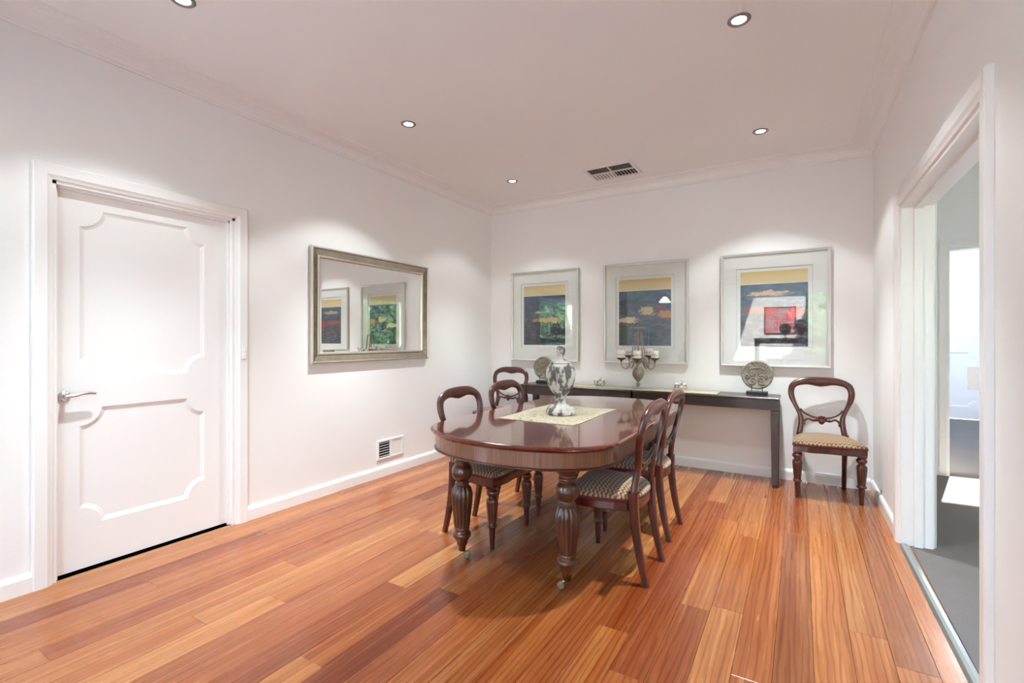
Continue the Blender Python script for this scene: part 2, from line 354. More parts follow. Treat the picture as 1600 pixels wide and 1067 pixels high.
# walls of the dining room
DY0, DY1, DH = -4.013, -3.100, 2.045                # doorway in the left wall
boxes('wall_left', [(-.14, 0, DY1, .12, 0, H), (-.14, 0, -5.12, DY0, 0, H), (-.14, 0, DY0, DY1, DH, H)], 'wall_paint', 'white wall with the mirror and the panelled door')
boxes('wall_back', [(0, 3.92, 0, .12, 0, H)], 'wall_paint', 'white back wall behind the three framed prints')
OY0, OY1, OH = -2.69, -1.18, 2.045                  # wide opening in the right wall
boxes('wall_right', [(0, .15, OY1, -.001, 0, H), (0, .15, -5.10, OY0, 0, H), (0, .15, OY0, OY1, OH, H)], 'wall_paint', 'white wall with the wide opening to the carpeted hall', RW)
PX0, PX1, PH = .12, 3.66, 2.28
boxes('wall_front', [(-.14, PX0, YS - .12, YS, 0, H), (PX1, 3.82, YS - .12, YS, 0, H), (PX0, PX1, YS - .12, YS, PH, H)], 'wall_paint', 'white bulkhead and nibs where the dining room opens to the rear room')
boxes('ceiling', [(-.14, 3.92, -5.12, .12, H, H + .12)], 'ceiling_paint', 'flat white ceiling with recessed downlights')

# cornice: stepped cove, one run per wall
CP = [(0, -.083), (.012, -.083), (.014, -.072), (.022, -.068), (.030, -.052), (.052, -.030), (.082, -.017), (.100, -.014), (.104, -.008), (.150, -.007), (.153, -.003), (.165, -.003), (.165, 0), (0, 0)]
def cornice(name, f):
    b = MB(); b.loft([[f(d, z, 0) for d, z in CP], [f(d, z, 1) for d, z in CP]]); return struct(b.build(name, 'cornice_paint'))
cornice('trim_1', lambda d, z, e: (d, -d if e else -5.0 + d, H + z))
cornice('trim_2', lambda d, z, e: (WX - d + .008 * d if e else d, -d, H + z))
cornice('trim_3', lambda d, z, e: (WX - d + (.008 * (5 - d) if e else .008 * d), -5.0 + d if e else -d, H + z))
cornice('trim_4', lambda d, z, e: ((WX + .06 - d) if e else d, -5.0 + d, H + z))

# baseboards
BP = [(0, 0), (.018, 0), (.018, .072), (.013, .086), (.006, .092), (0, .092)]
def base(name, f, ends, m=None):
    b = MB()
    for e0, e1 in ends: b.loft([[f(d, e0) + (z,) for d, z in BP], [f(d, e1) + (z,) for d, z in BP]])
    o = struct(b.build(name, 'gloss_paint'))
    if m is not None: o.matrix_world = m
    return o
base('baseboard_left', lambda d, e: (d, e), [(-5.0, -4.088), (-3.026, -.0)])
base('baseboard_back', lambda d, e: (e, -d), [(.018, WX - .018)])
base('baseboard_right', lambda d, e: (-d, e), [(-1.105, -.02), (-4.98, -2.765)], RW)

boxes('wall_closet', [(-.95, -.9, -4.3, -2.8, 0, H), (-.9, -.14, -4.35, -4.3, 0, H), (-.9, -.14, -2.8, -2.75, 0, H), (-.95, -.14, -4.35, -2.75, H, H + .1)], 'wall_paint')
boxes('floor_closet', [(-.95, -.0, -4.35, -2.75, -.06, -.018)], 'subfloor')
# left door: casing, jamb, leaf with two moulded panels
def casing(name, y0, y1, h, wd, face, sgn, m=None, mat='gloss_paint'):
    """architrave of three mitred members on the plane x = face, standing sgn outwards"""
    prof = [(0, 0), (0, .020), (.006, .024), (wd - .022, .022), (wd - .010, .014), (wd, .010), (wd, 0)]     # (distance from outer edge, height)
    b = MB(); Y0, Y1, T = y0 - wd, y1 + wd, h + wd
    def ring(u, t): return None
    def L(u, t, k):
        X = face + sgn * t
        return [(X, Y0 + u, 0), (X, Y0 + u, T - u), (X, Y1 - u, T - u), (X, Y1 - u, 0)][k]
    loops = [[L(u, t, k) for u, t in prof] for k in range(4)]
    b.loft(loops, True, True)
    o = struct(b.build(name, mat))
    if m is not None: o.matrix_world = m
    return o
casing('trim_5', DY0, DY1, DH, .075, 0, 1)
boxes('trim_6', [(-.14, .0, DY0, DY0 + .018, 0, DH), (-.14, .0, DY1 - .018, DY1, 0, DH), (-.14, .0, DY0, DY1, DH - .018, DH), (-.048, -.03, DY0 + .018, DY0 + .03, 0, DH - .018),
                 (-.048, -.03, DY1 - .03, DY1 - .018, 0, DH - .018), (-.048, -.03, DY0 + .018, DY1 - .018, DH - .03, DH - .018)], 'gloss_paint')
LX = -.05
d1 = None
door_label = ('white panelled door with scooped-corner mouldings and a lever handle')
def notch_panel(y0, y1, z0, z1, r):
    P = []
    for cy_, cz_, a0 in ((y0, z0, 0), (y0, z1, -PI / 2), (y1, z1, PI), (y1, z0, PI / 2)):
        for k in range(9):
            a = a0 + k * (PI / 2) / 8
            P.append((cy_ + r * math.cos(a), cz_ + r * math.sin(a)))
    return P
def off_poly(P, d):
    out = []; k = len(P)
    for i in range(k):
        a, q, c = Vector(P[i - 1]), Vector(P[i]), Vector(P[(i + 1) % k])
        t1 = (q - a).normalized(); t2 = (c - q).normalized()
        nn = Vector((t1.y, -t1.x)) + Vector((t2.y, -t2.x)); nn = nn / max(.55, nn.length) if nn.length > 0 else nn
        nn.normalize(); cs = max(.6, nn.dot(Vector((t1.y, -t1.x))))
        out.append(tuple(q + nn * d / cs))
    return out
def panel_door(name, label, put, a0, a1, z0, z1, panels, depth=.011, bevel=.022):
    """leaf whose face (depth 0) has sunk panels with scooped corners; put(a, z, t) maps along / up / behind the face"""
    outer = [(a0, z0), (a1, z0), (a1, z1), (a0, z1)]; holes = [notch_panel(*q) for q in panels]
    flat = outer + [p_ for h_ in holes for p_ in h_]
    tris = tessellate_polygon([[Vector((x_, y_, 0)) for x_, y_ in L_] for L_ in [outer] + holes])
    b = MB(); b.add([put(x_, y_, 0) for x_, y_ in flat], [tuple(t_) for t_ in tris])
    b.loft([[put(x_, y_, t_) for x_, y_ in outer] for t_ in (0, .038)], False); b.add([put(x_, y_, .038) for x_, y_ in outer], [(0, 1, 2, 3)])
    o = struct(b.build(name, 'gloss_paint'), label)
    for h_ in holes:
        inn = [off_poly(h_, u_) for u_ in (0, bevel * .3, bevel * .36, bevel)]
        MB().loft([[put(x_, y_, t_) for x_, y_ in L_] for L_, t_ in zip(inn, (0, depth * .3, depth * .55, depth))], False, True).build('panel_moulding', 'gloss_paint', o)
        tr_ = tessellate_polygon([[Vector((x_, y_, 0)) for x_, y_ in inn[-1]]])
        MB().add([put(x_, y_, depth) for x_, y_ in inn[-1]], [tuple(t_) for t_ in tr_]).build('panel', 'gloss_paint', o)
    return o
d1 = panel_door('door_1', door_label, lambda a_, z_, t_: (LX - t_, a_, z_), DY0 + .020, DY1 - .020, .011, DH - .020, [(-3.890, -3.268, 1.026, 1.940, .098), (-3.890, -3.268, .241, .868, .094)])
hd = MB(); hd.xf(Matrix.Identity(4)); hd.lathe([(0.0265, 0), (.0265, .006), (.024, .009), (.012, .011), (.011, .03), (.012, .048), (.011, .052)], 24).xf(Matrix.Translation((LX, -3.952, .94)) @ Matrix.Rotation(PI / 2, 4, 'Y'))
ho = hd.build('door_handle', 'chrome', d1)
MB().tube([(LX + .045, -3.955, .94), (LX + .048, -3.92, .942), (LX + .049, -3.89, .949), (LX + .050, -3.86, .951), (LX + .049, -3.835, .946)], [.010, .010, .009, .008, .0065], 10).build('lever', 'chrome', ho)

# casing, lining and threshold of the opening to the hall
casing('trim_7', OY0, OY1, OH, .075, 0, -1, RW)
boxes('trim_8', [(0, .15, OY1 - .02, OY1, 0, OH), (0, .15, OY0, OY0 + .02, 0, OH), (0, .15, OY0, OY1, OH - .02, OH),
                 (.06, .10, OY1 - .034, OY1 - .02, 0, OH - .02), (.06, .10, OY0 + .02, OY0 + .034, 0, OH - .02), (.06, .10, OY0 + .02, OY1 - .02, OH - .034, OH - .02)], 'gloss_paint', None, RW)
casing('trim_9', OY0, OY1, OH, .075, .15, 1, RW)
th = MB().loft([[(-.012, yy, 0.0), (.0, yy, .009), (.014, yy, .012), (.03, yy, .009), (.036, yy, 0.0)] for yy in (OY0 + .021, OY1 - .021)]).build('trim_10', 'aluminium'); struct(th, 'aluminium carpet trim strip between boards and carpet'); th.matrix_world = RW

# hall and sunroom beyond it
boxes('floor_hall', [(3.80, 6.2, -5.12, 5.1, -.06, .004)], 'carpet', 'grey carpet of the hall beyond the opening')
HX = 5.40
boxes('wall_hall_side', [(3.745, 3.918, .12, .9, 0, H)], 'wall_paint')
boxes('wall_hall_window', [(HX, HX + .12, -5.12, -4.1, 0, H), (HX, HX + .12, -2.5, .98, 0, H), (HX, HX + .12, -4.1, -2.5, 0, .8), (HX, HX + .12, -4.1, -2.5, 2.3, H)], 'wall_paint')
boxes('wall_hall_rear', [(3.86, 5.52, -5.12, -5.0, 0, H)], 'wall_paint')
boxes('wall_hall_end', [(3.745, 4.39, .86, .98, 0, H), (5.17, HX, .86, .98, 0, H), (4.39, 5.17, .86, .98, 2.06, H)], 'wall_paint')
boxes('ceiling_hall', [(3.92, 5.52, -5.12, .98, H, H + .12)], 'ceiling_paint')
b = MB(); prof = [(0, 0), (0, .020), (.05, .022), (.066, .014), (.075, 0)]
pts = lambda u, t, k: [(4.315 + u, .86 - t, 0), (4.315 + u, .86 - t, 2.145 - u), (5.245 - u, .86 - t, 2.145 - u), (5.245 - u, .86 - t, 0)][k]
struct(b.loft([[pts(u, t, k) for u, t in prof] for k in range(4)]).build('trim_11', 'gloss_paint'))
boxes('trim_12', [(4.375, 4.39, .86, .98, 0, 2.06), (5.155, 5.17, .86, .98, 0, 2.06), (4.39, 5.17, .86, .98, 2.045, 2.06)], 'gloss_paint')
b = MB(); b.loft([[(e, .86 - d, z) for d, z in BP] for e in (3.918, 4.315)]); struct(b.build('baseboard_hall', 'gloss_paint'))
boxes('wall_sunroom', [(3.745, 3.90, .98, 5.1, 0, H), (6.0, 6.12, .86, 5.1, 0, H), (5.40, 6.0, .86, .98, 0, H), (3.90, 4.93, 5.0, 5.12, 0, H), (5.75, 6.0, 5.0, 5.12, 0, H), (4.93, 5.75, 5.0, 5.12, 2.22, H)], 'wall_paint')
boxes('ceiling_sunroom', [(3.745, 4.2, .98, 5.12, H, H + .12), (5.75, 6.12, .98, 5.12, H, H + .12), (4.2, 5.75, .98, 3.2, H, H + .12), (4.2, 5.75, 4.25, 5.12, H, H + .12)], 'ceiling_paint')
boxes('window_1', [(4.2, 5.75, 3.2, 4.25, H + .10, H + .108)], 'window_glass', 'skylight pane over the room beyond the hall')  # unseen skylight, added so that sun falls on the hall carpet
panel_door('door_2', 'white panelled door at the far end beyond the hall', lambda a_, z_, t_: (a_, 5.03 + t_, z_), 4.95, 5.73, .012, 2.20, [(5.03, 5.54, 1.20, 2.08, .09), (5.03, 5.54, .20, 1.04, .09)])
# rear room behind the camera (seen in the picture glass and the mirror)
boxes('floor_rear', [(-1.22, 5.52, -9.62, -5.12, -.06, .0)], 'pale_stone', 'pale stone floor of the rear room')
boxes('wall_rear', [(-1.22, 3.3, -9.62, -9.5, 0, H), (4.6, 5.52, -9.62, -9.5, 0, H), (3.3, 4.6, -9.62, -9.5, 0, .8), (3.3, 4.6, -9.62, -9.5, 2.5, H)], 'wall_paint')
boxes('wall_rear_left', [(-1.22, -1.1, -9.5, -7.4, 0, H), (-1.22, -1.1, -5.5, -5.0, 0, H), (-1.22, -1.1, -7.4, -5.5, 0, .1), (-1.22, -1.1, -7.4, -5.5, 2.5, H), (-1.22, -.14, -5.12, -5.0, 0, H)], 'wall_paint')
boxes('wall_rear_right', [(5.4, 5.52, -9.5, -9.05, 0, H), (5.4, 5.52, -7.65, -5.12, 0, H), (5.4, 5.52, -9.05, -7.65, 0, .1), (5.4, 5.52, -9.05, -7.65, 2.5, H)], 'wall_paint')
boxes('ceiling_rear', [(-1.22, 2.3, -9.62, -5.12, H, H + .12), (3.6, 5.52, -9.62, -5.12, H, H + .12), (2.3, 3.6, -6.85, -5.12, H, H + .12), (2.3, 3.6, -9.62, -8.95, H, H + .12)], 'ceiling_paint')
boxes('window_3', [(2.3, 3.6, -8.95, -6.85, H + .10, H + .108)], 'window_glass', 'skylight pane over the rear room')  # added opening that throws a sun patch onto the rear wall
def win(name, label, horiz, a0, a1, z0, z1, p, mull):
    fr_ = MB(); t = .05
    segs = [(a0, a0 + t, z0, z1), (a1 - t, a1, z0, z1), (a0 + t, a1 - t, z0, z0 + t), (a0 + t, a1 - t, z1 - t, z1)] + [(q - t / 2, q + t / 2, z0 + t, z1 - t) for q in mull]
    for s0, s1, q0, q1 in segs:
        fr_.box(*((s0, s1, p, p + .06, q0, q1) if horiz else (p, p + .06, s0, s1, q0, q1)))
    o = struct(fr_.build(name, 'gloss_paint'), label)
    for s0, s1 in zip([a0 + t] + [q + t / 2 for q in mull], [q - t / 2 for q in mull] + [a1 - t]):
        MB().box(*((s0, s1, p + .027, p + .033, z0 + t, z1 - t) if horiz else (p + .027, p + .033, s0, s1, z0 + t, z1 - t))).build('pane', 'window_glass', o)
win('window_4', 'white framed rear window looking onto the sunlit hedge', True, 3.3, 4.6, .8, 2.5, -9.59, [3.95])
win('window_5', 'tall white framed side window of the rear room', False, -7.4, -5.5, .1, 2.5, -1.19, [-6.45])  # unseen window, added to bring more daylight from behind the camera
win('window_6', 'glazed wall of sliding doors in the rear room', False, -9.05, -7.65, .1, 2.5, 5.43, [-8.35])  # glazing added out of view to brighten the rear room
win('window_2', 'white framed hall window looking onto the garden', False, -4.1, -2.5, .8, 2.3, HX + .03, [])

# ================================================================== CEILING FITTINGS
dl = thing('downlight', 'recessed downlight', 'downlight', (0, 0, H))
MB().lathe([(.054, -.0005), (.054, -.004), (.050, -.0075), (.040, -.007), (.033, -.004), (.033, -.0005)], 32).build('trim_ring', 'satin_steel', dl)
MB().lathe([(.0328, -.0006), (.032, -.003), (.022, -.0040), (0.0005, -.0045)], 28).build('lamp_lens', 'lamp_glass', dl)
spot_d = bpy.data.lights.new('downlight_beam', 'SPOT'); spot_d.energy = DOWNLIGHT_W; spot_d.spot_size = math.radians(74); spot_d.spot_blend = 1.0; spot_d.shadow_soft_size = .028; spot_d.color = (.85, .93, .95)
spill_d = spot_d.copy(); spill_d.energy = SPILL_W; spill_d.spot_size = math.radians(106); spill_d.spot_blend = .3
spots = [(.757, -.765, 'lit downlight in the back left ceiling corner above the first framed print'), (2.975, -.765, 'lit downlight above the framed print with the red patch, right of the vent'),
         (.757, -2.25, 'lit downlight in the middle of the ceiling along the mirror wall'), (2.975, -2.25, 'brightest lit downlight, near the opening to the hall'),
         (.757, -3.757, 'lit downlight cut by the top edge of the photo above the door')]
for i, (x, y, lab) in enumerate(spots):
    o = dl if i == 0 else copy_tree(dl)
    o.location = (x, y, H); o['label'] = lab; o['group'] = 'recessed ceiling downlights'
    for d_ in (spot_d, spill_d):
        if y < -3:                                   # this lamp is the weaker of the five
            d_ = d_.copy(); d_.energy *= .6
        s = bpy.data.objects.new('downlight_beam', d_); COL.objects.link(s); s.parent = o; s.location = (0, 0, -.012)

# ceiling air vent: four louvred quarters
cv = thing('ceiling_vent', 'white rectangular ceiling air vent with four louvred quarters', 'vent', (1.715, -.52, H))
hx, hy = .235, .185
b = MB()
for q in ((-hx, hx, -hy, -hy + .03), (-hx, hx, hy - .03, hy), (-hx, -hx + .03, -hy + .03, hy - .03), (hx - .03, hx, -hy + .03, hy - .03)): b.bbox(*q, -.012, -.0005, .003)
b.build('frame', 'vent_white', cv)
MB().box(-hx + .03, hx - .03, -hy + .03, hy - .03, -.002, -.0006).build('duct', 'duct_dark', cv)  # thin dark sheet imitating the unlit depth above the louvres
MB().bbox(-.006, .006, -hy + .03, hy - .03, -.012, -.002, .002).build('divider', 'vent_white', cv)
MB().bbox(-hx + .03, hx - .03, -.012, .006, -.012, -.002, .002).build('divider', 'vent_white', cv)
sl = MB().bbox(-.096, .096, -.0085, .0085, -.0009, .0009, .0004).mesh('slat', 'vent_white'); sl2 = MB().bbox(-.0085, .0085, -.068, .068, -.0012, .0012, .0006).mesh('slat', 'vent_white')
for sx in (-1, 1):
    for k in range(4):
        o = bpy.data.objects.new('slat', sl); COL.objects.link(o); o.parent = cv; o.location = (sx * .104, -.142 + k * .034, -.008); o.rotation_euler = (math.radians(20), 0, 0)
    for k in range(6):
        o = bpy.data.objects.new('slat', sl2); COL.objects.link(o); o.parent = cv; o.location = (sx * (.028 + k * .031), .080, -.007); o.rotation_euler = (0, math.radians(42 if sx > 0 else -24), 0)

# ================================================================== LEFT WALL FITTINGS
wv_ = thing('wall_vent', 'small white wall register with one dark open half, above the baseboard', 'vent', (0, -1.69, .241))
b = MB()
for q in ((-.165, .165, -.086, -.070), (-.165, .165, .070, .086), (-.165, -.145, -.07, .07), (.145, .165, -.07, .07), (-.012, .012, -.07, .07)): b.bbox(.0005, .012, q[0], q[1], q[2], q[3], .002)
b.build('frame', 'white_plastic', wv_)
MB().box(.0006, .002, -.145, .145, -.07, .07).build('duct', 'duct_dark', wv_)  # flat dark sheet painted in for the shadowed hollow of the register
s1 = MB().bbox(-.001, .005, -.067, .067, -.0018, .0018, .0006).mesh('slat', 'vent_white'); s2 = MB().bbox(-.001, .001, -.0125, .0125, -.069, .069, .0005).mesh('slat', 'white_plastic')
s3 = MB().bbox(-.001, .003, -.0015, .0015, -.069, .069, .0005).mesh('slat', 'duct_dark')
for k in range(6):
    o = bpy.data.objects.new('slat', s1); COL.objects.link(o); o.parent = wv_; o.location = (.004, -.0785, -.058 + k * .0232)
for k in range(5):
    o = bpy.data.objects.new('slat', s3); COL.objects.link(o); o.parent = wv_; o.location = (.0035, -.126 + k * .024, 0)
for k in range(6):
    o = bpy.data.objects.new('slat', s2); COL.objects.link(o); o.parent = wv_; o.location = (.006, .023 + k * .0222, 0); o.rotation_euler = (0, 0, math.radians(8))
sw = thing('light_switch', 'narrow white light switch on the casing of the panelled door', 'switch', (.0245, -3.052, 1.15))
MB().bbox(-.001, .009, -.014, .014, -.045, .045, .002).build('plate', 'white_plastic', sw)
for zz in (-.016, .016): MB().bbox(.008, .013, -.006, .006, zz - .009, zz + .009, .0015).build('rocker', 'white_plastic', sw)
sw = thing('light_switch', 'white light switch on the right wall beside the hall opening', 'switch', (0, 0, 0)); sw.matrix_world = RW @ Matrix.Translation((0, -1.07, 1.12))
MB().bbox(-.009, .0, -.03, .03, -.055, .055, .002).build('plate', 'white_plastic', sw)
MB().bbox(-.013, -.008, -.008, .008, -.012, .012, .0015).build('rocker', 'white_plastic', sw)
lk = thing('door_latch', 'small white latch box on the near jamb of the hall opening', 'latch', (0, 0, 0)); lk.matrix_world = RW @ Matrix.Translation((-.010, OY0 + .012, 1.105))
MB().bbox(-.03, .02, .008, .018, -.04, .04, .002).build('case', 'white_plastic', lk)
MB().bbox(-.012, .004, .018, .022, -.012, .012, .001).build('bolt', 'chrome', lk)

# mirror with reeded champagne frame
mr = thing('wall_mirror', 'rectangular wall mirror in a wide reeded champagne-silver frame', 'mirror', (.002, -1.8685, 1.505))
my, mz = .671, .457
def frame_ring(b, prof, hy_, hz_, put):
    loops = []
    for (sy, sz) in ((-1, -1), (1, -1), (1, 1), (-1, 1)):
        loops.append([put(sy * (hy_ - u), sz * (hz_ - u), t) for u, t in prof])
    b.loft(loops, False, True, False, wrap=True); return b
putx = lambda a, b_, t: (t, a, b_)
frame_ring(MB(), [(0, 0), (0, .026), (.004, .034), (.012, .036), (.016, .030), (.018, 0)], my, mz, putx).build('frame', 'silver_leaf', mr)
frame_ring(MB(), [(.018, 0), (.018, .027), (.030, .024), (.062, .013), (.064, 0)], my, mz, putx).build('reeded_band', 'champagne', mr)
frame_ring(MB(), [(.064, 0), (.064, .016), (.070, .020), (.080, .019), (.086, .012), (.088, .004), (.088, 0)], my, mz, putx).build('inner_frame', 'silver_leaf', mr)
rb = MB(); pitch = .0105
def rib(p0, p1, ax):
    hw = pitch * .32
    a, c_ = Vector(p0), Vector(p1); d = Vector((0, hw, 0)) if ax == 'y' else Vector((0, 0, hw)); up = Vector((.0035, 0, .0))
    rb.add([a - d, a + up, a + d, c_ - d, c_ + up, c_ + d], [(0, 1, 4, 3), (1, 2, 5, 4), (0, 2, 1), (3, 4, 5)])
k = int((2 * my - .04) / pitch)
for i in range(k + 1):
    yy = -my + .02 + i * pitch; e = min(yy + my, my - yy)
    for s in (-1, 1):
        u1 = min(.062, e)
        if u1 > .022: rib((.0272, yy, s * (mz - .019)), (.0272 - (u1 - .019) * .33, yy, s * (mz - u1)), 'y')
k = int((2 * mz - .04) / pitch)
for i in range(k + 1):
    zz = -mz + .02 + i * pitch; e = min(zz + mz, mz - zz)
    for s in (-1, 1):
        u1 = min(.062, e)
        if u1 > .022: rib((.0272, s * (my - .019), zz), (.0272 - (u1 - .019) * .33, s * (my - u1), zz), 'z')
o = rb.build('reeding', 'champagne', mr); o['kind'] = 'stuff'
gy, gz, bv = my - .086, mz - .086, .02
MB().add([(.006, -gy, -gz), (.006, gy, -gz), (.006, gy, gz), (.006, -gy, gz), (.0066, -gy + bv, -gz + bv), (.0066, gy - bv, -gz + bv), (.0066, gy - bv, gz - bv), (.0066, -gy + bv, gz - bv)],
         [(4, 5, 6, 7), (0, 1, 5, 4), (1, 2, 6, 5), (2, 3, 7, 6), (3, 0, 4, 7)]).build('mirror_glass', 'mirror_silver', mr)

# ================================================================== FRAMED PRINTS
def print_frame(xc, label, artm):
    t = thing('framed_print', label, 'picture', (xc, -.004, 1.508), 0, 'framed abstract prints on the back wall')
    hw, hz = .430, .516; py = lambda a, b_, q: (a, -q, b_)
    frame_ring(MB(), [(0, 0), (0, .030), (.003, .034), (.009, .034), (.013, .029), (.020, .027), (.022, .022), (.022, 0)], hw, hz, py).build('frame', 'silver_frame', t)
    MB().box(-hw + .02, hw - .02, -.004, .0, -hz + .02, hz - .02).build('backing_board', 'mat_board', t)
    ow, oh, ol = .265, .340, .006          # half size of print; it sits a little above the middle
    wx, wz0, wz1 = .300, -.372 + ol, .372 + ol
    # outer mat with window, bevel edge, inner mat with the print on it
    mb = MB()
    for q in ((-hw + .02, -wx, -hz + .02, hz - .02), (wx, hw - .02, -hz + .02, hz - .02), (-wx, wx, -hz + .02, wz0), (-wx, wx, wz1, hz - .02)): mb.box(q[0], q[1], -.0125, -.0095, q[2], q[3])
    mb.build('mat', 'mat_board', t)
    mc = MB()
    for q in ((-wx, -wx + .0035, wz0, wz1), (wx - .0035, wx, wz0, wz1), (-wx + .0035, wx - .0035, wz0, wz0 + .0035), (-wx + .0035, wx - .0035, wz1 - .0035, wz1)): mc.box(q[0], q[1], -.0118, -.0065, q[2], q[3])
    mc.build('mat_bevel', 'mat_core', t)
    MB().box(-wx, wx, -.0064, -.0042, wz0, wz1).build('inner_mat', 'mat_board', t)
    MB().box(-ow, ow, -.0078, -.0066, -oh, oh).build('print', artm, t, (0, 0, ol))
    MB().box(-hw + .021, hw - .021, -.0215, -.0195, -hz + .021, hz - .021).build('glass', 'picture_glass', t)
    return t
print_frame(.726, 'silver framed abstract print of a dim shore, nearest the mirror wall', 'art_shore')
print_frame(1.874, 'silver framed abstract storm print behind the candelabra', 'art_storm')
print_frame(3.028, 'silver framed abstract print with red patch, above the chair beside the console', 'art_ember')

# ================================================================== CONSOLES
def console(x0, x1, label):
    t = thing('console_table', label, 'console', ((x0 + x1) / 2, -.195, 0), 0, 'dark consoles along the back wall')
    hw = (x1 - x0) / 2; hd = .165; zt = .750
    MB().bbox(-hw, hw, -hd, hd, zt - .024, zt, .006).build('tabletop', 'espresso', t)
    for s in (-1, 1):
        MB().box(-hw + .05, hw - .05, s * (hd - .022) - .009, s * (hd - .022) + .009, zt - .105, zt - .024).build('rail', 'espresso', t)
        MB().box(s * (hw - .03) - .009, s * (hw - .03) + .009, -hd + .05, hd - .05, zt - .105, zt - .024).build('rail', 'espresso', t)
        for q in (-1, 1):
            cx_, cy_ = s * (hw - .036), q * (hd - .034)
            def sq(z, a, dx=0): return [(cx_ + i * a - s * dx * 0, cy_ + j * a, z) for i, j in ((-1, -1), (1, -1), (1, 1), (-1, 1))]
            MB().loft([sq(0, .019), sq(.02, .021), sq(zt - .125, .028), sq(zt - .118, .024), sq(zt - .112, .024), sq(zt - .105, .030), sq(zt - .024, .030)]).build('leg', 'espresso', t)
console(.612, 1.846, 'dark wooden console nearest the mirror wall, half hidden by the dining table')
console(1.852, 3.088, 'dark wooden console with tapered legs, beside the upholstered chair on the right')

# runner on the consoles
rn = MB()
nx, ny = 24, 6
X0, X1, Y0, Y1 = .98, 2.60, -.335, -.065
def sheet(name, mat, pts_f, nx, ny, th):
    v = []; f = []
    for k in (0, 1):
        for j in range(ny + 1):
            for i in range(nx + 1):
                x_, y_, z_ = pts_f(i / nx, j / ny); v.append((x_, y_, z_ + (th if k else 0)))
    st = (nx + 1) * (ny + 1)
    for j in range(ny):
        for i in range(nx):
            a = j * (nx + 1) + i; q = (a, a + 1, a + nx + 2, a + nx + 1)
            f.append(q[::-1]); f.append(tuple(p_ + st for p_ in q))
    for i in range(nx):
        for j, s in ((0, 1), (ny, -1)):
            a = j * (nx + 1) + i; q = (a, a + 1, a + 1 + st, a + st); f.append(q if s > 0 else q[::-1])
    for j in range(ny):
        for i, s in ((0, -1), (nx, 1)):
            a = j * (nx + 1) + i; q = (a, a + nx + 1, a + nx + 1 + st, a + st); f.append(q if s > 0 else q[::-1])
    return MB().add(v, f, True).build(name, mat)
cr = sheet('table_runner', 'console_cloth', lambda a, c_: (X0 + a * (X1 - X0), Y0 + c_ * (Y1 - Y0) + .003 * math.sin(a * 9), .7505 + .0006 * (1 + math.sin(a * 31) * math.sin(c_ * 5))), nx, ny, .002)
tag(cr, 'long cream cloth runner laid over the dark consoles', 'table runner')

# ================================================================== DINING TABLE
TX, TY, TZ = 1.925, -1.925, .740
def tab_outline(inset, z, k=26):
    a, e, sl_ = .565 - inset, .395 - inset, .65; ex = 2.2; P = []
    for s in (-1, 1):
        for i in range(k + 1):
            th_ = PI * i / k; cx_, sn = math.cos(th_), math.sin(th_)
            xx = a * math.copysign(abs(cx_) ** (2 / ex), cx_); yy = e * abs(sn) ** (2 / ex)
            P.append((xx * -s, s * (sl_ + yy), z))
    return P
tb = thing('dining_table', 'long mahogany dining table with rounded ends and turned fluted legs', 'table', (TX, TY, 0))
MB().loft([tab_outline(i_, z) for i_, z in ((.03, TZ - .030), (.016, TZ - .030), (.012, TZ - .026), (.006, TZ - .020), (.001, TZ - .014), (0, TZ - .010), (.003, TZ - .004), (.009, TZ - .001), (.015, TZ))], True, True).build('tabletop', 'mahogany_top', tb)
MB().loft([tab_outline(i_, z) for i_, z in ((.055, TZ - .0301), (.030, TZ - .0301), (.030, .634), (.055, .634))], False, True, False, wrap=True).build('apron', 'veneer', tb)
MB().loft([tab_outline(i_, z) for i_, z in ((.060, .634), (.026, .634), (.021, .630), (.021, .626), (.026, .622), (.060, .622))], False, True, False, wrap=True).build('apron_bead', 'mahogany', tb)
def cz(y): return .62 - (y - 155) * .000912
raw = [(50, 818), (24, 810), (24, 790), (26, 780), (32, 745), (38, 722), (50, 705), (57, 690), (58, 678), (52, 668), (45, 662), (45, 655), (48, 646), (46, 640), (50, 632), (52, 618), (56, 570), (62, 530), (66, 490), (69, 450), (68, 428), (62, 405), (52, 388), (42, 380), (45, 372), (46, 366), (40, 358), (40, 350), (50, 340), (60, 325), (65, 305), (65, 290), (60, 270), (50, 255), (44, 246), (50, 238), (51, 230), (44, 220), (44, 212), (52, 205), (58, 198), (64, 185), (65, 172), (60, 164), (60, 150)]
legp = catmull([(r_ * .000912 * .97, cz(y_)) for r_, y_ in [(27, 752)] + raw[4:]], 3)
leg_me = MB().lathe(legp, 56, flute=(14, .20, cz(636), cz(385))).mesh('leg', 'mahogany_leg')
soc_me = MB().lathe([(.008, .040), (.019, .046), (.022, .074), (.0265, .078), (.0265, .084), (.024, .086)], 20).tube([(0, 0, .050), (.010, 0, .044), (.024, 0, .034), (.027, 0, .026)], [.010, .009, .008, .006], 8).mesh('caster', 'brass')
whl_me = MB().lathe([(.004, -.008), (.016, -.007), (.0195, -.005), (.0205, 0), (.0195, .005), (.016, .007), (.004, .008)], 24).xf(Matrix.Rotation(PI / 2, 4, 'X')).mesh('wheel', 'wheel_ivory')
